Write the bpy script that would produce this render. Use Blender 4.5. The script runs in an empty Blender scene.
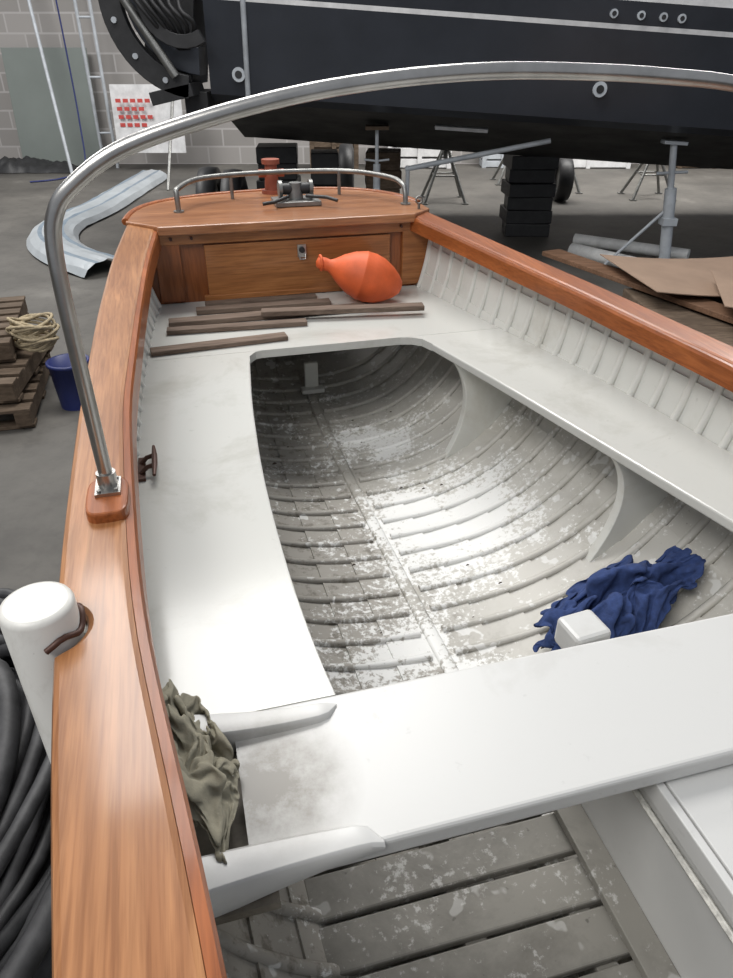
import bpy, math, random
import numpy as np
from mathutils import Vector, Matrix, noise, Euler
random.seed(4)
A=math.radians(15)
RB=Matrix.Rotation(A,4,'Z')      # boat heading in the yard
I4=Matrix.Identity(4)
# ---------------------------------------------------------------- materials
def new_mat(name):
    m=bpy.data.materials.new(name); m.use_nodes=True
    nt=m.node_tree; b=nt.nodes['Principled BSDF']
    return m,nt,b
def N(nt,t,**k):
    n=nt.nodes.new(t)
    for a,v in k.items(): setattr(n,a,v)
    return n
def ramp(nt,fac,stops):
    r=N(nt,'ShaderNodeValToRGB'); e=r.color_ramp.elements
    e[0].position,e[0].color=stops[0][0],(*stops[0][1],1)
    e[1].position,e[1].color=stops[1][0],(*stops[1][1],1)
    for p,c in stops[2:]:
        x=e.new(p); x.color=(*c,1)
    nt.links.new(fac,r.inputs[0]); return r.outputs[0]
def mixc(nt,f,a,b,mode='MIX'):
    m=N(nt,'ShaderNodeMix',data_type='RGBA',blend_type=mode)
    if isinstance(f,(int,float)): m.inputs[0].default_value=f
    else: nt.links.new(f,m.inputs[0])
    for s,v in ((6,a),(7,b)):
        if isinstance(v,tuple): m.inputs[s].default_value=(*v,1)
        else: nt.links.new(v,m.inputs[s])
    return m.outputs[2]
def coords(nt,scale=(1,1,1),loc=(0,0,0)):
    tc=N(nt,'ShaderNodeTexCoord'); mp=N(nt,'ShaderNodeMapping'); mp.inputs['Scale'].default_value=scale; mp.inputs['Location'].default_value=loc
    nt.links.new(tc.outputs['Object'],mp.inputs[0]); return mp.outputs[0]
def nz(nt,v,s,d=5,r=.6,dist=0):
    n=N(nt,'ShaderNodeTexNoise'); n.inputs['Scale'].default_value=s; n.inputs['Detail'].default_value=d
    n.inputs['Roughness'].default_value=r; n.inputs['Distortion'].default_value=dist
    nt.links.new(v,n.inputs['Vector']); return n.outputs[0]
def mth(nt,op,a,b=None):
    s=N(nt,'ShaderNodeMath',operation=op)
    for i,q in enumerate((a,b)):
        if q is None: continue
        if isinstance(q,(int,float)): s.inputs[i].default_value=q
        else: nt.links.new(q,s.inputs[i])
    return s.outputs[0]
def mul(nt,a,b): return mth(nt,'MULTIPLY',a,b)
def blob(nt,c,r):
    # 1 at c falling to 0 at distance r (object space)
    tc=N(nt,'ShaderNodeTexCoord'); d=N(nt,'ShaderNodeVectorMath',operation='DISTANCE'); nt.links.new(tc.outputs['Object'],d.inputs[0]); d.inputs[1].default_value=c
    q=mth(nt,'SUBTRACT',1.0,mth(nt,'DIVIDE',d.outputs['Value'],r)); return mth(nt,'MAXIMUM',q,0.0)
def bump(nt,b,h,s=.2,d=.01):
    n=N(nt,'ShaderNodeBump'); n.inputs['Strength'].default_value=s; n.inputs['Distance'].default_value=d
    nt.links.new(h,n.inputs['Height']); nt.links.new(n.outputs[0],b.inputs['Normal'])
def plain(name,c,rough=.5,metal=0,var=.15,scale=8,bmp=0):
    m,nt,b=new_mat(name); v=coords(nt); h=nz(nt,v,scale)
    col=ramp(nt,h,[(.3,tuple(x*(1-var) for x in c)),(.7,tuple(min(1,x*(1+var)) for x in c))])
    nt.links.new(col,b.inputs['Base Color']); b.inputs['Roughness'].default_value=rough; b.inputs['Metallic'].default_value=metal
    if bmp: bump(nt,b,h,bmp)
    return m
def wood(name,c1,c2,scale=(30,1.2,30),rough=.35,coat=.35):
    m,nt,b=new_mat(name); v=coords(nt,scale)
    h=nz(nt,v,1.0,6,.65,.6)
    col=ramp(nt,h,[(.3,c1),(.62,c2),(.75,tuple(x*1.15 for x in c2))])
    fine=nz(nt,coords(nt,tuple(s*5 for s in scale)),1.0,3,.6)
    col=mixc(nt,.4,col,ramp(nt,fine,[(.35,tuple(x*.45 for x in c1)),(.6,c2)]))
    v2=coords(nt,tuple(s*.35 for s in scale)); wide=nz(nt,v2,1.0,3,.5,1.0)
    col=mixc(nt,ramp(nt,wide,[(.50,(0,0,0)),(.60,(.4,.4,.4))]),col,tuple(x*.8 for x in c1))
    blot=nz(nt,coords(nt),2.3,3)
    col=mixc(nt,ramp(nt,blot,[(.4,(0,0,0)),(.65,(.35,.35,.35))]),col,tuple(x*.65 for x in c1))
    nt.links.new(col,b.inputs['Base Color']); b.inputs['Roughness'].default_value=rough
    b.inputs['Coat Weight'].default_value=coat; b.inputs['Coat Roughness'].default_value=.12; b.inputs['Specular IOR Level'].default_value=.3
    bump(nt,b,fine,.05,.003); return m
def paint(name,c,dirt,amount=.5,rough=.3,splat=0,scale=3,specks=.6,bilge=False,smudges=()):
    m,nt,b=new_mat(name); v=coords(nt)
    h=nz(nt,v,scale,8,.7,.4)
    lo=.62-amount*.3
    f=ramp(nt,h,[(lo,(0,0,0)),(lo+.25,(1,1,1))])
    col=mixc(nt,f,c,dirt)
    for (cc,rr_,dk) in smudges:
        hs=nz(nt,v,22,5,.7)
        q=mul(nt,blob(nt,cc,rr_),mth(nt,'ADD',mul(nt,hs,2.2),-.2))
        col=mixc(nt,mth(nt,'MINIMUM',mul(nt,q,dk),.85),col,(.13,.115,.09))
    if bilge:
        # grime plus painted-in shade on the port planks and bilge, lighter to starboard
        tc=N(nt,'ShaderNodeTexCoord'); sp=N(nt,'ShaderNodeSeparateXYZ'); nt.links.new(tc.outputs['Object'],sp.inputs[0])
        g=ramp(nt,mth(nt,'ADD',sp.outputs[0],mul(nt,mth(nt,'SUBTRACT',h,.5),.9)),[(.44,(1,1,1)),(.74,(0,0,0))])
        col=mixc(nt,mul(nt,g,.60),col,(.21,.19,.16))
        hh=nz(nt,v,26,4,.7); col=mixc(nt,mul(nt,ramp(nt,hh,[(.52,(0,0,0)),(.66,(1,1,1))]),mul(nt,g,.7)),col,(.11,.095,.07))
    h2=nz(nt,v,45,3,.6); col=mixc(nt,ramp(nt,h2,[(.68,(0,0,0)),(.74,(specks,)*3)]),col,tuple(x*.55 for x in dirt))
    if splat:
        h3=nz(nt,v,60,5,.7); h4=nz(nt,v,6,4,.65)
        zone=mth(nt,'MAXIMUM',mul(nt,blob(nt,(.74,1.80,.68),.40),1.8),mul(nt,blob(nt,(.45,1.30,.6),.30),1.2))
        zone=mth(nt,'MAXIMUM',zone,mul(nt,blob(nt,(.66,2.40,.68),.26),1.0))
        a=mth(nt,'ADD',mul(nt,h3,.8),mth(nt,'ADD',mul(nt,h4,.6),mul(nt,zone,.20)))
        col=mixc(nt,mul(nt,ramp(nt,a,[(.78,(0,0,0)),(.86,(1,1,1))]),splat*.95),col,(.74,.74,.72))
        h5=nz(nt,v,18,2,.5); col=mixc(nt,mul(nt,ramp(nt,h5,[(.65,(0,0,0)),(.68,(1,1,1))]),splat*.7),col,(.70,.70,.68))
    nt.links.new(col,b.inputs['Base Color']); b.inputs['Roughness'].default_value=rough
    bump(nt,b,h,.15,.004); return m
M_cap=wood('varnished_teak',(.26,.095,.032),(.49,.235,.10),coat=.5)
M_rail=wood('varnished_mahogany',(.23,.060,.014),(.39,.120,.034),coat=.25,rough=.42)
M_deck=wood('varnished_deck',(.26,.10,.040),(.43,.195,.088),scale=(1.5,24,24))
M_panel=wood('varnished_panel',(.25,.090,.027),(.42,.178,.062),scale=(1.5,24,24))
M_frame=wood('varnished_frame',(.17,.05,.014),(.31,.10,.03),scale=(20,20,1.5))
M_bench=paint('bench_white_paint',(.53,.53,.50),(.40,.39,.35),.30,.17,specks=.2)
M_thwart=paint('thwart_white_paint',(.55,.55,.535),(.45,.445,.42),.15,.35,specks=.15,smudges=(((.03,.65,1.05),.14,1.2),))
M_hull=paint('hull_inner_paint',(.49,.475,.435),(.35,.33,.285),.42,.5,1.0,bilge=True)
M_top=paint('topside_white_paint',(.64,.64,.60),(.52,.50,.44),.3,.35,specks=.2)
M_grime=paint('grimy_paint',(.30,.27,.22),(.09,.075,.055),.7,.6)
M_floorb=paint('floorboard_paint',(.22,.21,.185),(.095,.088,.075),.6,.6,.4)
M_steel=plain('stainless_steel',(.46,.45,.43),.28,1,.15,20)
M_dsteel=plain('dull_steel',(.25,.25,.24),.45,.9,.25,20)
M_galv=plain('galvanised_steel',(.48,.51,.54),.5,.1)
M_black=plain('black_rubber',(.022,.022,.023),.5,0,.3,10,.2)
M_hose=plain('black_hose',(.04,.04,.042),.55,0,.5,14,.3)
M_navy=plain('navy_gelcoat',(.040,.045,.056),.3,0,.2,1.5)
M_antif=plain('antifouling',(.06,.058,.054),.8,0,.5,3)
M_white=plain('white_gelcoat',(.7,.7,.7),.3)
M_brown=plain('brown_metal',(.07,.03,.02),.45,.3)
M_buoy=plain('orange_buoy',(.68,.115,.028),.6,0,.2,9,.05)
M_plank=wood('weathered_plank',(.10,.068,.05),(.21,.155,.12),scale=(2,30,30),rough=.8,coat=0)
M_board2=wood('brown_board',(.13,.07,.04),(.25,.14,.085),scale=(2,20,20),rough=.7,coat=0)
M_tim=wood('pallet_timber',(.08,.055,.036),(.19,.14,.10),scale=(3,12,12),rough=.85,coat=0)
M_pvc=paint('white_pvc',(.66,.65,.61),(.35,.32,.27),.2,.35)
M_pipew=plain('white_pipe',(.82,.82,.80),.4)
M_card=plain('cardboard',(.36,.25,.18),.85,0,.12,3)
M_rope=plain('rope',(.38,.31,.20),.9,0,.3,60,.4)
M_cord=plain('white_cord',(.5,.49,.45),.9,0,.3,90,.4)
M_blue=plain('blue_plastic',(.02,.03,.13),.4)
M_cloth=plain('navy_cloth',(.024,.046,.14),.95,0,.3,60,.3)
M_khaki=plain('khaki_cloth',(.28,.26,.195),.95,0,.2,50,.3)
M_red=plain('red_paint',(.30,.08,.045),.5)
M_tarp=plain('silver_tarp',(.40,.43,.45),.45,0,.12,3)
M_tarp2=plain('tarp_stripe',(.20,.25,.30),.5)
M_board=plain('grey_green_board',(.20,.225,.21),.7,0,.08,1)
M_grey=plain('grey_pipe',(.22,.23,.24),.5)
M_print=plain('red_print',(.5,.06,.05),.6)
M_debris=plain('debris',(.05,.035,.025),.9)
# floor
m,nt,b=new_mat('stained_concrete'); v=coords(nt)
h=nz(nt,v,.55,8,.65); c=ramp(nt,h,[(.35,(.060,.056,.050)),(.6,(.125,.117,.104)),(.72,(.20,.19,.17))])
c=mixc(nt,ramp(nt,nz(nt,v,9,6,.7),[(.5,(0,0,0)),(.75,(.5,.5,.5))]),c,(.05,.046,.042))
nt.links.new(c,b.inputs['Base Color']); b.inputs['Roughness'].default_value=.7; bump(nt,b,h,.2,.02); M_floor=m
# block wall
m,nt,b=new_mat('concrete_block_wall'); tc=N(nt,'ShaderNodeTexCoord'); mp=N(nt,'ShaderNodeMapping'); mp.inputs['Rotation'].default_value=(math.radians(90),0,0)
nt.links.new(tc.outputs['Object'],mp.inputs[0]); br=N(nt,'ShaderNodeTexBrick'); nt.links.new(mp.outputs[0],br.inputs['Vector'])
br.inputs['Scale'].default_value=1; br.inputs['Brick Width'].default_value=.62; br.inputs['Row Height'].default_value=.31; br.inputs['Mortar Size'].default_value=.016
br.inputs['Color1'].default_value=(.30,.285,.27,1); br.inputs['Color2'].default_value=(.38,.36,.345,1); br.inputs['Mortar'].default_value=(.46,.44,.43,1)
nt.links.new(br.outputs[0],b.inputs['Base Color']); b.inputs['Roughness'].default_value=.9; M_block=m
# ---------------------------------------------------------------- mesh builder
class B:
    def __init__(s,name): s.name=name; s.v=[]; s.f=[]; s.mi=[]; s.sm=[]; s.mats=[]
    def add(s,verts,faces,mat,smooth=False,M=None):
        if mat not in s.mats: s.mats.append(mat)
        k=s.mats.index(mat); o=len(s.v)
        for p in verts:
            p=Vector(p); s.v.append(M@p if M else p)
        for f in faces: s.f.append([i+o for i in f]); s.mi.append(k); s.sm.append(smooth)
        return s
    def box(s,c,d,mat,rot=(0,0,0),M=None):
        R=Matrix.Translation(c)@Euler(rot).to_matrix().to_4x4()
        if M: R=M@R
        x,y,z=[q/2 for q in d]
        vs=[(a,b_,c_) for a in(-x,x) for b_ in(-y,y) for c_ in(-z,z)]
        return s.add(vs,[(0,1,3,2),(4,6,7,5),(0,4,5,1),(2,3,7,6),(0,2,6,4),(1,5,7,3)],mat,False,R)
    def loft(s,secs,mat,smooth=True,closed=True,caps=True):
        n=len(secs[0]); vs=[p for q in secs for p in q]; fs=[]
        for i in range(len(secs)-1):
            for j in range(n if closed else n-1):
                k=(j+1)%n; fs.append((i*n+j,i*n+k,(i+1)*n+k,(i+1)*n+j))
        s.add(vs,fs,mat,smooth)
        if caps and closed:
            s.add(secs[0],[tuple(range(n))[::-1]],mat,False); s.add(secs[-1],[tuple(range(n))],mat,False)
        return s
    def tube(s,pts,r,mat,seg=12,closed=False,sub=0):
        pts=[Vector(p) for p in pts]
        if sub: pts=spl(pts,sub,closed)
        n=len(pts); secs=[]; up=None
        for i in range(n):
            if closed: t=pts[(i+1)%n]-pts[i-1]
            else: t=pts[min(i+1,n-1)]-pts[max(i-1,0)]
            t.normalize()
            if up is None: up=t.orthogonal().normalized()
            up=(up-t*up.dot(t)).normalized(); w=t.cross(up)
            rr=r[i] if isinstance(r,(list,tuple)) else r
            secs.append([pts[i]+(up*math.cos(a)+w*math.sin(a))*rr for a in [2*math.pi*k/seg for k in range(seg)]])
        if closed: secs.append(secs[0])
        return s.loft(secs,mat,True,True,not closed)
    def cyl(s,p,q,r,mat,seg=24,r2=None):
        return s.tube([p,q],[r,r if r2 is None else r2],mat,seg)
    def slab(s,outline,z0,z1,mat):
        n=len(outline)
        vs=[(x,y,z0) for x,y in outline]+[(x,y,z1) for x,y in outline]
        fs=[tuple(range(n))[::-1],tuple(range(n,2*n))]+[(i,(i+1)%n,n+(i+1)%n,n+i) for i in range(n)]
        return s.add(vs,fs,mat)
    def build(s,M=I4,parent=None,bevel=0,seg=2,recenter=True):
        c=Vector((0,0,0))
        if parent is None and recenter:
            xs=[p.x for p in s.v];ys=[p.y for p in s.v];zs=[p.z for p in s.v]
            c=Vector(((min(xs)+max(xs))/2,(min(ys)+max(ys))/2,min(zs)))
        me=bpy.data.meshes.new(s.name); me.from_pydata([p-c for p in s.v],[],s.f)
        for m in s.mats: me.materials.append(m)
        for i,p in enumerate(me.polygons): p.material_index=s.mi[i]; p.use_smooth=s.sm[i]
        import bmesh
        bm=bmesh.new(); bm.from_mesh(me); bmesh.ops.recalc_face_normals(bm,faces=bm.faces); bm.to_mesh(me); bm.free()
        o=bpy.data.objects.new(s.name,me); bpy.context.collection.objects.link(o)
        if parent: o.parent=parent
        else: o.matrix_world=M@Matrix.Translation(c)
        if bevel:
            b=o.modifiers.new('bevel','BEVEL'); b.width=bevel; b.segments=seg; b.limit_method='ANGLE'; b.angle_limit=math.radians(40)
        return o
def spl(P,k,closed=False):
    n=len(P); out=[]
    for i in range(n if closed else n-1):
        if closed: p0,p1,p2,p3=P[i-1],P[i],P[(i+1)%n],P[(i+2)%n]
        else: p0,p1,p2,p3=P[max(i-1,0)],P[i],P[i+1],P[min(i+2,n-1)]
        for j in range(k):
            t=j/k; out.append(.5*((2*p1)+(p2-p0)*t+(2*p0-5*p1+4*p2-p3)*t*t+(3*p1-p0-3*p2+p3)*t**3))
    if not closed: out.append(P[-1])
    return out
def tab(*p):
    xs=[q[0] for q in p]; ys=[q[1] for q in p]
    def f(y): return float(np.mean([np.interp(y+d,xs,ys) for d in (-.12,-.06,0,.06,.12)]))
    return f
# ---------------------------------------------------------------- dinghy lines (X across, Y forward, Z up)
oL=tab((-.5,-.09),(-.1,-.14),(.34,-.185),(.52,-.205),(.66,-.218),(.85,-.23),(1.12,-.238),(1.54,-.243),(2.1,-.232),(2.58,-.208),(3.0,-.172),(3.3,-.14))
wL=tab((-.5,.15),(.5,.138),(.8,.118),(1.5,.105),(2.1,.12),(3.0,.13))
oR=tab((-.5,1.33),(0,1.38),(.5,1.42),(1.0,1.425),(1.46,1.39),(1.97,1.31),(2.47,1.20),(2.98,1.10),(3.3,1.05))
zg=tab((-.5,1.27),(.8,1.28),(1.6,1.29),(2.1,1.31),(2.6,1.335),(3.0,1.35),(3.7,1.37))
zk=tab((-.5,.58),(1.5,.58),(2.2,.59),(2.7,.62),(3.1,.70),(3.4,.85),(3.7,1.05))
nc=tab((-.5,.60),(0,.59),(1.3,.545),(2.2,.52),(3.4,.49))
def hull(y,side,th,off=0):
    L=oL(y)+.034; R=oR(y)-.012
    if y>3.2:
        k=math.sqrt(max(0,1-((y-3.2)/.5)**2)); L=nc(y)+(L-nc(y))*k; R=nc(y)+(R-nc(y))*k
    c=nc(y); W=(c-L) if side<0 else (R-c)
    def P(t):
        t=max(0.0,min(math.pi/2,t))
        return c+side*W*math.sin(t)**.72, zg(y)-.012-(zg(y)-.012-zk(y))*math.cos(t)**1.1
    x,z=P(th)
    if off and th<.02: z+=off
    elif off:
        a=P(th-.03); b_=P(th+.03); dx,dz=b_[0]-a[0],b_[1]-a[1]; l=math.hypot(dx,dz) or 1
        nx=-abs(dz/l)*side; nzv=abs(dx/l)
        x+=nx*off; z+=nzv*off
    return (x,y,z)
def solve(y,side,fn,target):
    lo,hi=0.001,1.57
    for _ in range(26):
        m_=(lo+hi)/2
        if fn(hull(y,side,m_))<target: lo=m_
        else: hi=m_
    return hull(y,side,lo)
def wall_at(y,side,z): return solve(y,side,lambda p:p[2],z)[0]
def hull_z(x,y):
    side=1 if x>nc(y) else -1
    return solve(y,side,lambda p:p[0]*side,x*side)[2]
boat=bpy.data.objects.new('wooden_dinghy',None); bpy.context.collection.objects.link(boat); boat.rotation_euler=(0,0,A)
ys=[round(-.5+.05*i,3) for i in range(75)]+[3.25,3.35,3.45,3.55,3.62,3.67,3.695]
K=10
def profile(y,side,thick=0):
    P=[]
    for k in range(K):
        a=(math.pi/2)*(k/K)**1.25; b_=(math.pi/2)*((k+1)/K)**1.25
        for j in range(7):
            t=a+(b_-a)*j/6; P.append(hull(y,side,t,-thick+.005*(j/6)))
    return P
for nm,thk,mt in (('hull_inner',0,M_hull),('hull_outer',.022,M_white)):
    h=B(nm)
    for side in(-1,1):
        secs=[profile(y,side,thk) for y in ys]
        for k in range(K):
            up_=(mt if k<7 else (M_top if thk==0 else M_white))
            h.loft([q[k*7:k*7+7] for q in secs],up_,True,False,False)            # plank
            if k<K-1: h.loft([q[k*7+6:k*7+8] for q in secs],up_,False,False,False)  # lap edge
    o=h.build(parent=boat)
# ribs
rb=B('ribs')
y=-.45
while y<2.98:
    for side in(-1,1):
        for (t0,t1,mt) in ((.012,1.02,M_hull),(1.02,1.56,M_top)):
            secs=[]
            for i in range(25):
                t=t0+(t1-t0)*i/24
                secs.append([hull(y+dy,side,t,o_) for dy,o_ in ((-.012,-.002),(-.010,.009),(-.004,.013),(.004,.013),(.010,.009),(.012,-.002))])
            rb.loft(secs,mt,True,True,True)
    y+=.090
rb.build(parent=boat)
k=B('keelson')
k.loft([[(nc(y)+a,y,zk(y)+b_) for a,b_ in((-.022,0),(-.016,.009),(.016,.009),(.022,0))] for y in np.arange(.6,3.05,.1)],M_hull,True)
k.box((.515,2.86,.72),(.06,.02,.14),M_top); k.box((.515,2.84,.67),(.10,.05,.02),M_top)
k.build(parent=boat,bevel=.004)
g=B('bilge_debris')
for i in range(22):
    y_=random.uniform(.95,2.7); side=random.choice((-1,1)); t=abs(random.gauss(0,.22))+.05
    p=Vector(hull(y_,side,min(t,.9),.016)); r_=random.uniform(.002,.007)
    g.tube([p+Vector((-r_*1.4,0,0)),p+Vector((0,r_*.4,r_*.3)),p+Vector((r_*1.4,r_*.6,0))],[r_*.3,r_*.7,r_*.3],M_debris,7)
g.build(parent=boat)
# gunwale caps
PX,PY,PR=-.238,.80,.048
def notch(y,a):
    R_=PR+.006
    if abs(y-PY)<R_: return max(a,PX+math.sqrt(R_*R_-(y-PY)**2))
    return a
def cap(name,fo,fi,mat,yy):
    g=B(name); secs=[]
    for y in yy:
        a,b_=fo(y),fi(y); z=zg(y); s=1 if b_>a else -1
        r=.010
        secs.append([(a,y,z-.035),(a,y,z-r),(a+s*r*.3,y,z-r*.3),(a+s*r,y,z),(b_-s*r,y,z),(b_-s*r*.3,y,z-r*.3),(b_,y,z-r),(b_,y,z-.035)])
    g.loft(secs,mat,False); return g
yy=sorted(set([round(q,4) for q in np.arange(-.45,3.18,.08)]+[3.18]+[round(q,4) for q in np.arange(PY-.065,PY+.066,.005)]))
g=cap('gunwale_port',lambda y:notch(y,oL(y)),lambda y:oL(y)+wL(y)-.012,M_cap,yy); g.build(parent=boat)
inw=[(oL(y)+wL(y)-.014,y) for y in np.arange(-.45,3.1,.08)]
g=B('inwale_port'); g.loft([[(x,y,zg(y)-.075),(x,y,zg(y)-.003),(x+.012,y,zg(y)-.006),(x+.016,y,zg(y)-.014),(x+.016,y,zg(y)-.075)] for x,y in inw],M_rail,False); g.build(parent=boat)
for a_,b_ in ((-.45,.72),(.88,3.25)):
    g=B('rubbing_strake_port'); g.loft([[(oL(y)+.03,y,zg(y)-.10),(oL(y)+.03,y,zg(y)-.034),(oL(y)+.008,y,zg(y)-.034),(oL(y)+.012,y,zg(y)-.10)] for y in np.linspace(a_,b_,24)],M_rail,False); g.build(parent=boat)
g=cap('gunwale_starboard',oR,lambda y:oR(y)-.095,M_rail,np.arange(-.45,3.12,.08)); g.build(parent=boat)
g=B('inwale_starboard'); g.loft([[(oR(y)-.09,y,zg(y)-.06),(oR(y)-.09,y,zg(y)-.004),(oR(y)-.105,y,zg(y)-.004),(oR(y)-.109,y,zg(y)-.012),(oR(y)-.109,y,zg(y)-.06)] for y in np.arange(-.45,3.05,.08)],M_rail,False); g.build(parent=boat)
# benches
inL=tab((.4,.20),(.70,.172),(.77,.160),(.98,.143),(1.24,.138),(1.55,.143),(1.97,.17),(2.2,.195),(2.6,.235))
inR=tab((.4,1.22),(.75,1.19),(1.05,1.13),(1.45,1.045),(1.89,.95),(2.32,.845),(2.7,.76))
ZB=1.05
def slab_rows(name,rows,z,th,mat,bev=.005):
    g=B(name); g.loft([[(a,y,z-th),(a,y,z),(b_,y,z),(b_,y,z-th)] for y,a,b_ in rows],mat,False); return g.build(parent=boat,bevel=bev)
slab_rows('side_bench_port',[(y,wall_at(y,-1,ZB)+.004,inL(y)) for y in np.linspace(.79,2.37,24)],ZB,.028,M_bench)
slab_rows('side_bench_starboard',[(y,inR(y),wall_at(y,1,ZB)-.004) for y in np.linspace(.79,2.37,24)],ZB,.028,M_bench)
slab_rows('forward_platform',[(y,wall_at(y,-1,ZB)+.004,wall_at(y,1,ZB)-.004) for y in np.linspace(2.372,3.0,8)],ZB,.028,M_bench)
g=B('platform_corner')
g.slab([(inR(2.37)-.08,2.374),(inR(2.37)-.03,2.362),(inR(2.34)-.005,2.335),(inR(2.28),2.28),(inR(2.28)+.03,2.28),(inR(2.3)+.03,2.374)],ZB-.028,ZB-.0005,M_bench)
g.slab([(inL(2.37)+.05,2.374),(inL(2.37)+.02,2.365),(inL(2.33),2.33),(inL(2.28),2.28),(inL(2.28)-.03,2.28),(inL(2.28)-.03,2.374)],ZB-.028,ZB-.0005,M_bench)
g.build(parent=boat)
# thwart
g=B('thwart')
g.loft([[(x,.525,ZB-.035),(x,.525,ZB+.002),(x,.79,ZB+.002),(x,.79,ZB-.035)] for x in np.linspace(-.01,1.36,14)],M_thwart,False); g.build(parent=boat,bevel=.007,seg=3)
def lknee(name,y0,y1,x1,h,face):
    g=B(name); secs=[]
    xs=np.linspace(-.17,x1,20)
    for i,x in enumerate(xs):
        t=i/19; e=math.sqrt(max(0,1-max(0,(t-.88)/.12)**2))
        w=(y1-y0)*(1-.45*t)*(.35+.65*e); hh=h*(1-.3*t)*(.4+.6*e)
        lift=.022*(1-t)**2
        a=y0 if face<0 else y1-w
        yo=-.035*(1-t)**2*(1 if face<0 else -1)
        zb=ZB-(.045*(1-t)+.004 if face<0 else .02)
        secs.append([(x,a+yo,zb),(x,a+yo,ZB+hh+lift-.005),(x,a+yo+.004,ZB+hh+lift),(x,a+yo+w-.006,ZB+hh+lift),(x,a+yo+w,ZB+hh+lift-.006),(x,a+yo+w,zb)])
    g.loft(secs,M_thwart,True); o=g.build(parent=boat,bevel=.003); return o
lknee('lodging_knee_aft',.518,.580,.165,.020,-1)
lknee('lodging_knee_forward',.715,.772,.155,.020,1)
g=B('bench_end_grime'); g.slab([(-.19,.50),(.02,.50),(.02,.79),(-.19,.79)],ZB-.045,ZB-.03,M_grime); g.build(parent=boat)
# hanging knees
for yk in (2.16,1.42):
    g=B('hanging_knee'); xi=inR(yk)+.008
    zt=ZB-.028; xl=xi-.015; zl=hull_z(xl,yk)
    outer=[(x_,hull_z(x_,yk)-.003) for x_ in np.linspace(xl,wall_at(yk,1,zt),12)]+[(wall_at(yk,1,zt),zt)]
    inner=[]
    for i in range(12):
        t=i/12; inner.append(((1-t)**2*xi+2*(1-t)*t*(xi+.11)+t*t*(xl),(1-t)**2*zt+2*(1-t)*t*((zt+zl)/2+.04)+t*t*(zl)))
    poly=inner+outer
    n=len(poly); vs=[(x,yk-.016,z) for x,z in poly]+[(x,yk+.016,z) for x,z in poly]
    fs=[tuple(range(n)),tuple(range(n,2*n))[::-1]]+[(i,(i+1)%n,n+(i+1)%n,n+i) for i in range(n)]
    g.add(vs,fs,M_top); g.build(parent=boat,bevel=.004)
# bulkhead
g=B('bow_bulkhead')
yb=3.0
xl,xr=oL(yb)+.06,oR(yb)-.03
ztop=1.35
g.box(((xl+xr)/2,yb+.012,(ZB+ztop)/2-.01),(xr-xl,.02,ztop-ZB),M_frame)
g.box(((xl+xr)/2,yb-.008,ztop-.04),(xr-xl-.02,.02,.05),M_panel)
g.box((.515,yb-.004,1.175),(.78,.022,.205),M_panel)
g.box((.515,yb-.008,1.065),(.82,.02,.022),M_panel)
g.box((-.02,yb-.006,1.19),(.10,.02,.26),M_frame); g.box((1.02,yb-.006,1.19),(.12,.02,.26),M_panel)
for x in (.0,.08,.95,1.04): g.cyl((x,yb-.03,ztop-.04),(x,yb-.014,ztop-.04),.006,M_brown,10)
g.build(parent=boat,bevel=.003)
g=B('locker_latch'); g.box((.52,yb-.02,1.235),(.035,.01,.05),M_steel); g.cyl((.52,yb-.035,1.24),(.52,yb-.02,1.24),.012,M_black,14); g.tube([(.508,yb-.03,1.225),(.508,yb-.04,1.205),(.532,yb-.04,1.205),(.532,yb-.03,1.225)],.003,M_steel,8); g.build(parent=boat)
# deck
L0,R0=-.165,1.10
arc=[(L0,3.15),(-.14,3.3),(-.08,3.44),(.03,3.55),(.2,3.63),(.4,3.67),(.57,3.68),(.75,3.66),(.9,3.6),(1.0,3.5),(1.07,3.36),(R0,3.2)]
g=B('fore_deck'); yf=2.965
g.slab([(-.035,yf),(L0,3.1)]+arc+[(R0,3.05),(1.0,yf-.01)],1.335,1.362,M_deck)
g.build(parent=boat,bevel=.006)
g=B('deck_margin'); g.tube([(x,y_,1.357) for x,y_ in [(L0,3.12)]+arc],.014,M_rail,10,sub=4); g.build(parent=boat)
g=B('deck_coaming'); g.box((.48,yf-.004,1.345),(1.05,.022,.035),M_deck); g.build(parent=boat,bevel=.006)
g=B('hoop_pad')
g.slab([(-.165+.035*math.copysign(abs(math.cos(a))**.5,math.cos(a)),1.10+.06*math.copysign(abs(math.sin(a))**.5,math.sin(a))) for a in np.linspace(0,2*math.pi,24,endpoint=False)],zg(1.1)-.03,zg(1.1)+.018,M_rail); g.build(parent=boat,bevel=.004)
# centreboard case under thwart, with corded edge
g=B('centreboard_case')
g.box((.80,.15,.86),(.40,1.27,.27),M_thwart)
g.box((.806,.15,1.003),(.392,1.27,.016),M_thwart)
g.tube([(.590,y_,.955) for y_ in (.74,.4,.0,-.45)],.006,M_cord,8,sub=6)
g.box((.60,.15,.99),(.014,1.27,.04),M_thwart)
g.box((.575,.15,.735),(.05,1.27,.02),M_floorb)
g.build(parent=boat,bevel=.004)
g=B('floorboards')
y=-.4
while y<.80:
    g.box((.33,y,.705+random.uniform(-.004,.004)),(.52,.078,.02),M_floorb,(0,random.uniform(-.02,.02),random.uniform(-.01,.01))); y+=.088
for x in (.1,.33,.52): g.box((x,.2,.65),(.04,1.2,.09),M_floorb)
g.build(parent=boat,bevel=.004)
g=B('thwart_block'); g.box((.64,.835,1.02),(.075,.07,.06),M_thwart,(0,0,.1)); g.build(parent=boat,bevel=.008)
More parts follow.
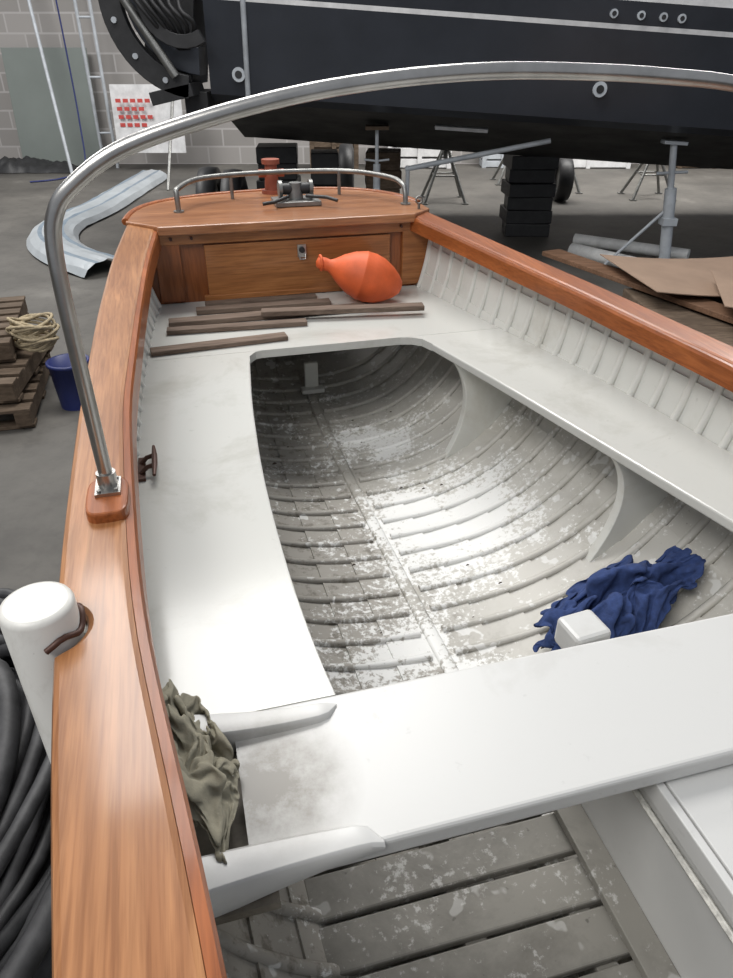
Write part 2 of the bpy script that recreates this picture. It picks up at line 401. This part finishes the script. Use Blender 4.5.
# ---------------------------------------------------------------- fittings as own objects (boat frame)
zf=zg(1.12)+.018
g=B('steel_hoop_rail')
hp=[(-.163,1.125,zf),(-.164,1.122,1.45),(-.165,1.12,1.62),(-.162,1.12,1.71),(-.150,1.12,1.755),(-.122,1.12,1.787),(-.052,1.12,1.830),(.062,1.12,1.865),(.204,1.12,1.895),(.35,1.12,1.913),(.504,1.12,1.921),(.67,1.12,1.918),(.80,1.12,1.911),(.913,1.12,1.901),(1.1,1.12,1.872),(1.22,1.12,1.835),(1.31,1.12,1.79),(1.345,1.12,1.72),(1.36,1.12,1.6),(1.37,1.12,zf-.018)]
g.tube(hp,.0118,M_steel,20,sub=6)
g.box((-.163,1.12,zf+.003),(.042,.055,.006),M_steel)
for dx in(-.014,.014):
    for dy in (-.02,.02): g.cyl((-.163+dx,1.12+dy,zf+.004),(-.163+dx,1.12+dy,zf+.010),.0035,M_dsteel,8)
g.cyl((-.163,1.125,zf),(-.163,1.125,zf+.03),.0165,M_steel,20)
g.build(RB)
g=B('bow_rail')
g.tube([(.05,3.24,1.362),(.05,3.24,1.43),(.06,3.27,1.45),(.15,3.42,1.462),(.35,3.5,1.464),(.6,3.52,1.464),(.85,3.47,1.462),(.99,3.3,1.455),(1.02,3.2,1.44),(1.025,3.17,1.41),(1.025,3.16,1.362)],.011,M_dsteel,14,sub=6)
for x,y_ in ((.3,3.49),(.8,3.485)): g.cyl((x,y_,1.362),(x,y_,1.464),.008,M_dsteel,12)
for x,y_ in ((.05,3.24),(1.025,3.16)): g.cyl((x,y_,1.362),(x,y_,1.368),.022,M_dsteel,16)
g.build(RB)
g=B('anchor_windlass')
g.box((.56,3.30,1.373),(.20,.16,.02),M_dsteel); g.cyl((.56,3.30,1.37),(.56,3.30,1.45),.035,M_dsteel,20,.028)
g.cyl((.50,3.3,1.425),(.62,3.3,1.425),.024,M_black,18); g.cyl((.485,3.3,1.425),(.50,3.3,1.425),.036,M_dsteel,20); g.cyl((.62,3.3,1.425),(.635,3.3,1.425),.036,M_dsteel,20)
g.tube([(.60,3.26,1.40),(.68,3.2,1.40),(.72,3.17,1.39)],.008,M_black,8)
g.tube([(.52,3.26,1.40),(.45,3.2,1.39),(.40,3.2,1.385)],.008,M_black,8)
g.build(RB,bevel=.003)
g=B('samson_post')
g.cyl((.50,3.60,1.362),(.50,3.60,1.49),.036,M_red,18,.028); g.cyl((.44,3.60,1.45),(.56,3.60,1.45),.018,M_red,14); g.cyl((.50,3.60,1.49),(.50,3.60,1.51),.042,M_red,18); g.cyl((.50,3.60,1.362),(.50,3.60,1.378),.05,M_red,18)
g.build(RB,bevel=.002)
g=B('eye_bolt')
g.cyl((1.05,3.05,1.36),(1.05,3.05,1.385),.006,M_dsteel,10); g.tube([(1.05+.014*math.cos(a),3.05,1.397+.014*math.sin(a)) for a in np.linspace(0,2*math.pi,16,endpoint=False)],.004,M_dsteel,8,closed=True); g.build(RB)
g=B('mooring_cleat')
xw=-.122
for yy_ in (1.595,1.645): g.tube([(xw-.028,yy_,ZB+.006),(xw-.012,yy_,ZB+.022),(xw+.004,yy_,ZB+.026)],.006,M_brown,10)
g.box((xw-.026,1.62,ZB+.004),(.018,.11,.008),M_brown)
g.tube([(xw+.006,1.545,ZB+.026),(xw+.008,1.595,ZB+.028),(xw+.008,1.645,ZB+.028),(xw+.006,1.695,ZB+.026)],[.004,.007,.007,.004],M_brown,12); g.build(RB)
# buoy
g=B('mooring_buoy')
prof=[(0,.0),(.004,.016),(.012,.024),(.035,.026),(.055,.024),(.075,.036),(.105,.060),(.145,.083),(.19,.098),(.193,.0995),(.197,.098),(.23,.099),(.27,.090),(.31,.070),(.34,.048),(.36,.026),(.366,.0)]
ax=Vector((.93,-.22,-.30)).normalized(); u=ax.orthogonal().normalized(); w=ax.cross(u)
o0=Vector((.555,2.86,ZB+.168))
g.loft([[o0+ax*a+(u*math.cos(t)+w*math.sin(t))*max(r,.0005) for t in np.linspace(0,2*math.pi,40,endpoint=False)] for a,r in prof],M_buoy,True)
g.tube([o0+ax*.02+Vector((0,-.028*math.cos(t),.028*math.sin(t))) for t in np.linspace(0,2*math.pi,20,endpoint=False)],.006,M_buoy,8,closed=True)
g.build(RB)
# loose planks
pl=[((-.12,2.43),(.36,2.47),.055,.016,0),((-.06,2.63),(.46,2.60),.045,.018,0),((-.05,2.72),(.72,2.72),.06,.02,0),((.30,2.69),(.93,2.60),.05,.02,.021),((.06,2.84),(.60,2.82),.05,.02,0),((.10,2.92),(.56,2.91),.04,.018,0)]
for i,(p,q,w_,t,z0) in enumerate(pl):
    g=B('wooden_plank'); p=Vector((*p,0)); q=Vector((*q,0)); d=q-p
    g.box(((p.x+q.x)/2,(p.y+q.y)/2,ZB+z0+t/2+.001),(d.length,w_,t),M_plank,(0,0,math.atan2(d.y,d.x))); g.build(RB,bevel=.003)
# guide post
g=B('boat_guide_post'); cx,cy,rr=PX,PY,PR
g.loft([[(cx+r_*math.cos(t),cy+r_*math.sin(t),z) for t in np.linspace(0,2*math.pi,40,endpoint=False)] for r_,z in ((rr,.02),(rr,1.322),(rr-.003,1.328),(rr-.008,1.33))],M_pvc,True)
g.box((cx,cy,.012),(.14,.14,.024),M_dsteel)
g.tube([(cx+(rr+.003)*math.cos(t),cy+(rr+.003)*math.sin(t),1.289+.006*math.sin(5*t)) for t in np.linspace(-1.4,1.0,14)],.0045,M_brown,8)
g.build(RB)
# cradle
g=B('boat_cradle')
for y_ in (.6,2.4):
    g.box((.55,y_,.28),(1.2,.12,.10),M_tim)
    for x in (-.0,1.1): g.box((x,y_,.12),(.12,.12,.24),M_tim)
    g.box((.53,y_,.44),(.14,.12,.22),M_tim)
g.build(RB,bevel=.004)
# ---------------------------------------------------------------- yard
g=B('floor'); g.add([(-14,-6,0),(16,-6,0),(16,17,0),(-14,17,0)],[(0,1,2,3)],M_floor); g.build(recenter=False)
g=B('wall_back'); g.box((1,15.4,3),(30,.3,6),M_block); g.build(recenter=False)
g=B('wall_left'); g.box((-14,5,3),(.3,21,6),M_block); g.build(recenter=False)
# yacht
rd=math.radians
T=Matrix.Translation((.5,7,1.9))@Matrix.Rotation(rd(3.5),4,'Y')@Matrix.Translation((-.5,-7,-1.9))
g=B('motor_yacht')
def sec(x):
    b_=0 if x<4 else (x-4)**2*.03
    return [(x,6.70+b_,3.6),(x,6.76+b_,2.36),(x,6.80+b_,2.205),(x,6.805+b_,2.170),(x,6.98+b_,1.50),(x,7.10+b_,1.44),(x,8.9,.98+b_*.5),(x,10.7-b_,1.44),(x,10.9-b_,2.3),(x,11.0-b_,3.6)]
xs=[-1.32,-1.2,0,1,2,3,4,5,6,7,8]
S=[sec(x) for x in xs]; S[0]=[(x,y_*.985+.1,z) for x,y_,z in S[0]]
bands=[(0,1,M_white),(1,2,M_navy),(2,3,M_white),(3,4,M_navy),(4,5,M_navy),(5,6,M_antif),(6,7,M_antif),(7,8,M_navy),(8,9,M_white)]
for a,c_,mt in bands: g.add([T@Vector(p) for q in S for p in (q[a],q[c_])],[(2*i,2*i+1,2*i+3,2*i+2) for i in range(len(S)-1)],mt,False)
g.add([T@Vector(p) for p in S[0]],[tuple(range(10))],M_navy); g.add([T@Vector(p) for p in S[-1]],[tuple(range(10))],M_navy)
def fit(x,z,r):
    y_=6.80+(2.17-z)/(2.17-1.5)*.18 if z<2.19 else 6.80-(z-2.205)*.25
    g.cyl(T@Vector((x,y_-.02,z)),T@Vector((x,y_+.02,z)),r,M_galv,18); g.cyl(T@Vector((x,y_-.024,z)),T@Vector((x,y_+.02,z)),r*.55,M_black,14)
fit(2.0,1.74,.06); fit(-1.07,1.66,.055)
for x in (1.95,2.17,2.35,2.50): fit(x,2.27,.032)
g.tube([T@Vector(p) for p in ((-1.0,6.74,2.5),(-1.0,6.79,2.2),(-1.0,6.97,1.5))],.022,M_galv,10)
g.box((.9,7.6,1.33),(.5,.3,.03),M_white,(.25,.06,0))
g.build()
g=B('stern_drive')
def arcx(y0,y1,c,r0,r1,a0,a1,mt):
    secs=[]
    for a in np.linspace(a0,a1,16):
        ca,sa=math.cos(a),math.sin(a)
        secs.append([(c[0]+r0*ca,y0,c[1]+r0*sa),(c[0]+r1*ca,y0,c[1]+r1*sa),(c[0]+r1*ca,y1,c[1]+r1*sa),(c[0]+r0*ca,y1,c[1]+r0*sa)])
    g.loft(secs,mt,False)
g.box((-1.62,7.3,2.15),(.40,.7,.9),M_black,(0,.15,0))
arcx(6.7,6.8,(-1.38,2.3),.55,.72,rd(150),rd(262),M_black)
arcx(6.82,7.1,(-1.34,2.35),.40,.60,rd(140),rd(265),M_navy)
arcx(6.62,6.70,(-1.45,2.28),.24,.34,rd(100),rd(300),M_black)
g.cyl((-1.70,6.6,2.45),(-1.70,7.0,2.05),.045,M_dsteel,16); g.cyl((-1.90,6.65,2.3),(-1.55,6.65,1.75),.035,M_dsteel,16)
g.box((-1.62,6.95,1.62),(.36,.5,.10),M_black,(0,-.2,0)); g.box((-1.47,7.2,1.52),(.2,.5,.22),M_black)
for a in (170,195,220,245):
    ca,sa=math.cos(rd(a)),math.sin(rd(a)); g.cyl((-1.38+.635*ca,6.68,2.3+.635*sa),(-1.38+.635*ca,6.70,2.3+.635*sa),.022,M_galv,12)
for k_ in range(6): g.tube([(-1.85+.1*k_,6.9,2.7),(-1.85+.08*k_,6.6,2.4-.03*k_),(-1.65+.06*k_,6.62,2.1),(-1.5,6.9,1.9)],.018,M_black,8,sub=5)
g.build(bevel=.006)
def stack(name,x,y_,w,d,h,n,mat):
    g=B(name); t=h/n
    for i in range(n): g.box((x+random.uniform(-.02,.02),y_+random.uniform(-.02,.02),t*(i+.5)),(w,d,t*.98) if i%2 else (w*.96,d*.9,t*.98),mat,(0,0,random.uniform(-.08,.08)))
    g.build(bevel=.01)
stack('keel_block_stack',1.94,9.1,.55,.45,.90,6,M_black)
stack('keel_block_stack',-1.0,8.8,.45,.45,1.02,6,M_black)
stack('keel_block_stack',.2,8.9,.4,.45,.96,5,M_tim)
stack('keel_block_stack',-.45,8.6,.3,.4,.98,6,M_black)
def tyre(x,y_,r):
    g=B('trailer_wheel')
    g.loft([[(x+xx,y_+rr_*math.cos(t),r+rr_*math.sin(t)) for xx,rr_ in ((-.09,r*.6),(-.11,r*.8),(-.09,r*.97),(0,r),(.09,r*.97),(.11,r*.8),(.09,r*.6),(.0,r*.55))] for t in np.linspace(0,2*math.pi,33)],M_black,True,True,False)
    g.cyl((x-.05,y_,r),(x+.05,y_,r),r*.58,M_dsteel,20); g.build()
tyre(-1.45,8.3,.42); tyre(-1.75,8.5,.42); tyre(-.3,11.5,.38); tyre(2.9,11.3,.3)
def stand(x,y_,h,mat,w=.42):
    g=B('jack_stand')
    top=Vector((x,y_,h*.62))
    for a in (45,135,225,315):
        ca,sa=math.cos(rd(a)),math.sin(rd(a))
        g.cyl(top,(x+w*ca,y_+w*sa,.015),.022,mat,10)
        g.box((x+w*ca,y_+w*sa,.008),(.09,.09,.016),mat)
    for (a,b_) in ((45,135),(135,225),(225,315),(315,45)):
        f=.55; P=[Vector((x+w*f*math.cos(rd(q)),y_+w*f*math.sin(rd(q)),h*.62*(1-f))) for q in (a,b_)]
        g.cyl(P[0],P[1],.012,mat,8)
    g.cyl((x,y_,h*.45),(x,y_,h*.75),.035,mat,14); g.cyl((x,y_,h*.7),(x,y_,h-.02),.018,mat,12)
    g.tube([(x-.12,y_,h*.78),(x,y_,h*.77),(x+.12,y_,h*.78)],.01,mat,8)
    g.box((x,y_,h-.01),(.22,.22,.03),M_tim); g.build()
g=B('boat_prop')
x,y_=3.03,7.3
g.box((x,y_,.02),(.3,.3,.03),M_galv); g.cyl((x,y_,.02),(x-.10,y_,.80),.055,M_galv,16); g.cyl((x-.10,y_,.78),(x-.16,y_,1.19),.032,M_galv,14)
g.box((x-.16,y_,1.20),(.22,.12,.03),M_galv,(0,.06,0)); g.cyl((x-.60,y_+.1,.03),(x-.09,y_,.62),.015,M_galv,10); g.cyl((x+.02,y_-.02,.95),(x-.26,y_+.02,.93),.014,M_galv,10)
g.box((x-.06,y_,.5),(.14,.14,.07),M_galv); g.build(bevel=.004)
stand(.1,7.5,1.32,M_galv,.28); stand(1.15,11.3,1.3,M_dsteel); stand(3.05,12.2,1.3,M_dsteel); stand(4.3,11.6,1.2,M_dsteel); stand(5.2,9.0,.9,M_dsteel); stand(2.5,13,1.2,M_dsteel)
g=B('scaffold_pole'); g.cyl((.375,7.45,.95),(1.75,7.45,1.20),.024,M_galv,12); g.cyl((.40,7.45,.0),(.40,7.45,.98),.02,M_galv,12); g.build()
for (x,y_,w_,h_,mt) in ((-.6,14.6,.9,.5,M_tim),(1.0,14.8,1.2,.75,M_white),(2.6,14.9,.8,.55,M_galv),(4.2,14.8,1.6,.8,M_white),(6.6,14.8,1.4,.7,M_tim)):
    g=B('storage_crate')
    for k_ in range(4): g.box((x,y_,h_*(k_+.5)/4),(w_,.4,h_/4*.8),mt)
    for dx in(-w_/2+.04,0,w_/2-.04): g.box((x+dx,y_-.21,h_/2),(.08,.03,h_),mt)
    g.build(bevel=.005)
# left background
g=B('leaning_board'); g.box((-5.85,15.0,.98),(1.55,.03,1.95),M_board,(-.08,0,0)); g.build(bevel=.005)
g=B('printed_panel'); g.box((-3.95,14.4,.85),(1.25,.03,1.1),M_white,(-.1,0,0))
for r_ in range(4):
    for c_ in range(5-r_%2): g.box((-4.42+c_*.13,14.33-.02*(1-r_),1.15-r_*.13),(.09,.012,.06),M_print,(-.1,0,0))
g.build()
g=B('scaffold_frame')
for x in (-5.0,-4.75): g.cyl((x,14.7,0),(x,14.7,3.2),.03,M_galv,12)
for z in (.6,1.5,2.4): g.cyl((-5.0,14.7,z),(-4.75,14.7,z),.02,M_galv,10)
g.build()
g=B('scaffold_pole'); g.cyl((-3.2,12.2,0),(-3.15,13.4,1.6),.025,M_dsteel,12); g.build()
g=B('scaffold_pole'); g.cyl((-5.3,13.8,0),(-5.9,14.9,3.3),.03,M_galv,12); g.build()
g=B('hanging_cable'); g.tube([(-5.15,14.2,3.4),(-5.13,14.2,2),(-5.1,14.1,.8),(-5.1,13.9,.1),(-5.3,13.3,.02),(-5.7,12.9,.02)],.014,M_blue,8,sub=6); g.build()
g=B('plastic_sheeting'); nx,ny=60,16; vs=[]
for j in range(ny):
    for i in range(nx):
        a,b_=i/(nx-1),j/(ny-1); e=math.sin(math.pi*a)**.4*math.sin(math.pi*b_)**.6
        vs.append((-7.8+2.4*a,14.0+.7*b_+.1*noise.noise((a*5,b_*3,1)),.01+e*(.16+.16*abs(noise.noise((a*14,b_*4,2))))))
g.add(vs,[(j*nx+i,j*nx+i+1,(j+1)*nx+i+1,(j+1)*nx+i) for j in range(ny-1) for i in range(nx-1)],M_black,True); g.build()
g=B('folded_tarpaulin'); cp=spl([Vector(p) for p in ((-3.75,13.4,0),(-3.75,11.8,0),(-3.75,10.4,0),(-3.85,9.3,0),(-3.65,8.5,0),(-3.2,7.8,0),(-2.6,7.25,0))],8)
rows=[]
for i,p in enumerate(cp):
    t=(cp[min(i+1,len(cp)-1)]-cp[max(i-1,0)]).normalized(); w=Vector((t.y,-t.x,0)); hw=.29
    row=[]
    for j in range(13):
        s_=j/12*2-1; row.append(p+w*hw*s_+Vector((0,0,.012+.13*(1-s_*s_)**.5+(.010 if j%3==0 else 0)+.012*noise.noise((i*.5,j*.6,0)))))
    rows.append(row)
for j in range(12): g.loft([r_[j:j+2] for r_ in rows],M_tarp2 if j in(3,8) else M_tarp,False,False,False)
g.build()
def pallet(x,y_,z,rz,rx=0):
    M=Matrix.Translation((x,y_,z))@Matrix.Rotation(rz,4,'Z')@Matrix.Rotation(rx,4,'X')
    g=B('wooden_pallet')
    for i in range(7): g.box((0,-.45+.15*i,.13),(1.0,.10,.02),M_tim,M=M)
    for dx in(-.45,0,.45): g.box((dx,0,.075),(.09,1.0,.09),M_tim,M=M)
    for i in range(3): g.box((0,-.42+.42*i,.015),(1.0,.10,.022),M_tim,M=M)
    g.build(bevel=.003)
pallet(-2.60,4.15,.0,.25); pallet(-2.64,4.25,.145,.15); pallet(-2.80,4.45,.29,.3)
g=B('rope_coil')
for k_ in range(14):
    r_=.11+.012*(k_%4); z0=.30+.012*k_
    g.tube([(-2.13+r_*math.cos(t)+.012*math.sin(3*t+k_),4.36+r_*.8*math.sin(t)+.01*math.sin(2*t+k_*2),z0+.02*math.sin(2*t+k_)+.03) for t in np.linspace(0,2*math.pi,24,endpoint=False)],.010,M_rope,8,closed=True)
g.build()
g=B('blue_bucket'); g.loft([[(-1.86+r_*math.cos(t),4.15+r_*math.sin(t),z) for t in np.linspace(0,2*math.pi,28,endpoint=False)] for r_,z in ((.10,0.0),(.12,.28),(.13,.28),(.13,.30),(.115,.30),(.095,.02))],M_blue,True); g.build()
# hose pile
g=B('hose_pile')
for k_ in range(84):
    lay=k_//7; z=.04+.046*lay; R_=.10+.10*(k_%7)*(1-.02*lay)+random.uniform(-.03,.03); ph=random.uniform(0,6); cx_=-1.10+random.uniform(-.05,.05); cy_=1.0+random.uniform(-.10,.10)
    tl=random.uniform(-.08,.08)
    g.tube([(cx_+R_*.76*math.cos(t),cy_+R_*1.22*math.sin(t)+.02*math.sin(2*t+ph),max(.03,z+tl*math.sin(t+ph)+.03*math.sin(3*t+ph))) for t in np.linspace(0,2*math.pi,40,endpoint=False)],random.choice((.018,.024,.029)),M_hose,10,closed=True)
g.build()
# boards and cardboard on timber stack
stack('timber_stack',2.45,4.35,1.3,1.2,.53,4,M_tim)
for i,(x,y_,w_,d_,rz,z) in enumerate(((2.52,4.95,1.5,.95,.10,.60),(2.75,4.2,1.2,.8,-.3,.66))):
    g=B('cardboard_sheet'); secs=[]
    for a in np.linspace(-w_/2,w_/2,12):
        zz=.05*(a/w_*2)**2*math.cos(i); secs.append([(x+a*math.cos(rz)-b_*math.sin(rz),y_+a*math.sin(rz)+b_*math.cos(rz),z+zz+e) for b_,e in ((-d_/2,0),(-d_/2,.006),(d_/2,.006),(d_/2,0))])
    g.loft(secs,M_card,False); g.build()
g=B('long_board'); g.box((1.97,4.75,.565),(2.3,.17,.035),M_board2,(0,0,-1.12)); g.build(bevel=.004)
g=B('grey_drain_pipe')
for k_ in range(3): g.cyl((2.1,3.45+.09*k_,.76),(3.3,4.25+.09*k_,.84),.04,M_grey,18)
g.build()
g=B('white_pvc_pipe'); g.cyl((2.25,7.95,.075),(2.95,7.05,.075),.07,M_pipew,22); g.cyl((2.95,7.05,.075),(2.957,7.042,.075),.055,M_black,18); g.build()
g=B('white_pvc_pipe'); g.cyl((2.42,8.5,.065),(3.45,7.75,.065),.06,M_pipew,22); g.build()
# ---------------------------------------------------------------- cloths: dropped as crumpled fabric, frozen, laid on the surface below
def sim_cloth(specs,frames=30):
    sc=bpy.context.scene; objs=[]
    g=B('drop_plate'); g.add([(-4,-4,5),(4,-4,5),(4,4,5),(-4,4,5)],[(0,1,2,3)],M_black); pl_=g.build(recenter=False)
    pl_.modifiers.new('col','COLLISION'); pl_.collision.thickness_outer=.004; pl_.collision.cloth_friction=15
    for i_,(name,c,sx,sy,amp,h,mat,seed,rot,sup,post,hump) in enumerate(specs):
        n=56; vs=[]
        for j in range(n):
            for i in range(n):
                u=i/(n-1)*2-1; v=j/(n-1)*2-1; off=Vector((seed*7.3,seed*2.1,seed))
                q=Vector((u*1.7,v*1.7,0))+off
                cu,cv=u*math.sqrt(1-v*v/2),v*math.sqrt(1-u*u/2)     # corners gathered in
                fall=1-.75*(cu*cu+cv*cv)
                p=Vector((cu*sx+.25*sx*noise.noise(q*1.3),cv*sy+.25*sy*noise.noise(q*1.3+Vector((5,5,5))),h+amp*fall*(1.6*noise.noise(q*1.2+Vector((9,0,0)))+.9*noise.noise(q*2.6))))
                vs.append(p+Vector((i_*1.5,0,5.05)))
        g=B(name); g.add(vs,[(j*n+i,j*n+i+1,(j+1)*n+i+1,(j+1)*n+i) for j in range(n-1) for i in range(n-1)],mat,True)
        o=g.build(recenter=False); cm=o.modifiers.new('cloth','CLOTH'); s=cm.settings
        s.quality=6; s.mass=.15; s.tension_stiffness=12; s.compression_stiffness=12; s.shear_stiffness=5; s.bending_stiffness=.4; s.air_damping=2
        cs=cm.collision_settings; cs.distance_min=.004; cs.collision_quality=2; cs.use_self_collision=True; cs.self_distance_min=.004
        cm.point_cache.frame_start=1; cm.point_cache.frame_end=frames+5
        objs.append(o)
    for f in range(1,frames+1): sc.frame_set(f)
    dg=bpy.context.evaluated_depsgraph_get(); res=[bpy.data.meshes.new_from_object(o.evaluated_get(dg)) for o in objs]
    for i_,(o,me,spec) in enumerate(zip(objs,res,specs)):
        (name,c,sx,sy,amp,h,mat,seed,rot,sup,post,hump)=spec
        for m_ in list(o.modifiers): o.modifiers.remove(m_)
        P=[Vector((v.co.x-i_*1.5,v.co.y,v.co.z-5)) for v in me.vertices]
        mx=(min(p.x for p in P)+max(p.x for p in P))/2; my=(min(p.y for p in P)+max(p.y for p in P))/2
        wx=max(p.x for p in P)-min(p.x for p in P); wy=max(p.y for p in P)-min(p.y for p in P); hz=max(p.z for p in P)
        out=[]
        for p in P:
            lx,ly=(p.x-mx)/wx*2,(p.y-my)/wy*2
            q=Matrix.Rotation(rot,3,'Z')@Vector((lx/2*post[0],ly/2*post[1],0))
            x,y_=q.x+c[0],q.y+c[1]
            out.append(Vector((x,y_,sup(x,y_)+max(.003,p.z/hz*post[2])+hump*math.exp(-2.6*(lx*lx+ly*ly)))))
        ctr=Vector((c[0],c[1],min(p.z for p in out)))
        for v,p in zip(me.vertices,out): v.co=p-ctr
        o.data=me; o.matrix_world=RB@Matrix.Translation(ctr)
        for p in me.polygons: p.use_smooth=True
        d=o.modifiers.new('thick','SOLIDIFY'); d.thickness=.003
        d=o.modifiers.new('sub','SUBSURF'); d.levels=1; d.render_levels=1
    bpy.data.objects.remove(pl_); sc.frame_set(1)
bpy.context.view_layer.update()
def sup_hull(x,y): return hull_z(max(nc(y)+.05,min(oR(y)-.03,x)),y)+.014
def sup_side(x,y): return ZB+.005+max(0,-.05-x)*.7
# last items: final footprint (width, depth, height) and how high it is bunched
sim_cloth([('blue_cloth',(.985,1.185),.19,.165,.12,.11,M_cloth,2,-.35,sup_hull,(.42,.33,.12),.10),
           ('khaki_cloth',(-.072,.685),.15,.17,.10,.09,M_khaki,5,.10,sup_side,(.13,.31,.05),.02)])
# ---------------------------------------------------------------- light
w=bpy.data.worlds.new('World'); bpy.context.scene.world=w; w.use_nodes=True
bg=w.node_tree.nodes['Background']; bg.inputs[0].default_value=(.86,.91,1,1); bg.inputs[1].default_value=.42
def area(name,loc,tgt,sx,sy,p,c=(1,.98,.95)):
    l=bpy.data.lights.new(name,'AREA'); l.shape='RECTANGLE'; l.size=sx; l.size_y=sy; l.energy=p; l.color=c
    o=bpy.data.objects.new(name,l); bpy.context.collection.objects.link(o); o.location=loc
    o.rotation_euler=(Vector(tgt)-Vector(loc)).to_track_quat('-Z','Y').to_euler(); return o
area('skylight_near',(-.8,4.8,5.5),(0.2,1.6,1),3.4,2.0,275)
area('fill_rear',(-2.2,-1.0,5.5),(0.4,1.4,1),3.5,2.0,190)  # added fill lamp, overhead and behind the camera
area('skylight_far',(4,11.5,5.5),(4,11.5,0),7,2,850)
area('skylight_left',(-6,9,5.5),(-6,9,0),2.5,5,480)
# ---------------------------------------------------------------- camera
cam=bpy.data.cameras.new('camera'); co=bpy.data.objects.new('camera',cam); bpy.context.collection.objects.link(co)
co.location=(0,0,1.95); co.rotation_euler=(math.radians(58),0,0)
cam.sensor_fit='VERTICAL'; cam.sensor_height=36; cam.lens=26; cam.clip_start=.02
bpy.context.scene.camera=co
bpy.context.scene.view_settings.view_transform='Standard'
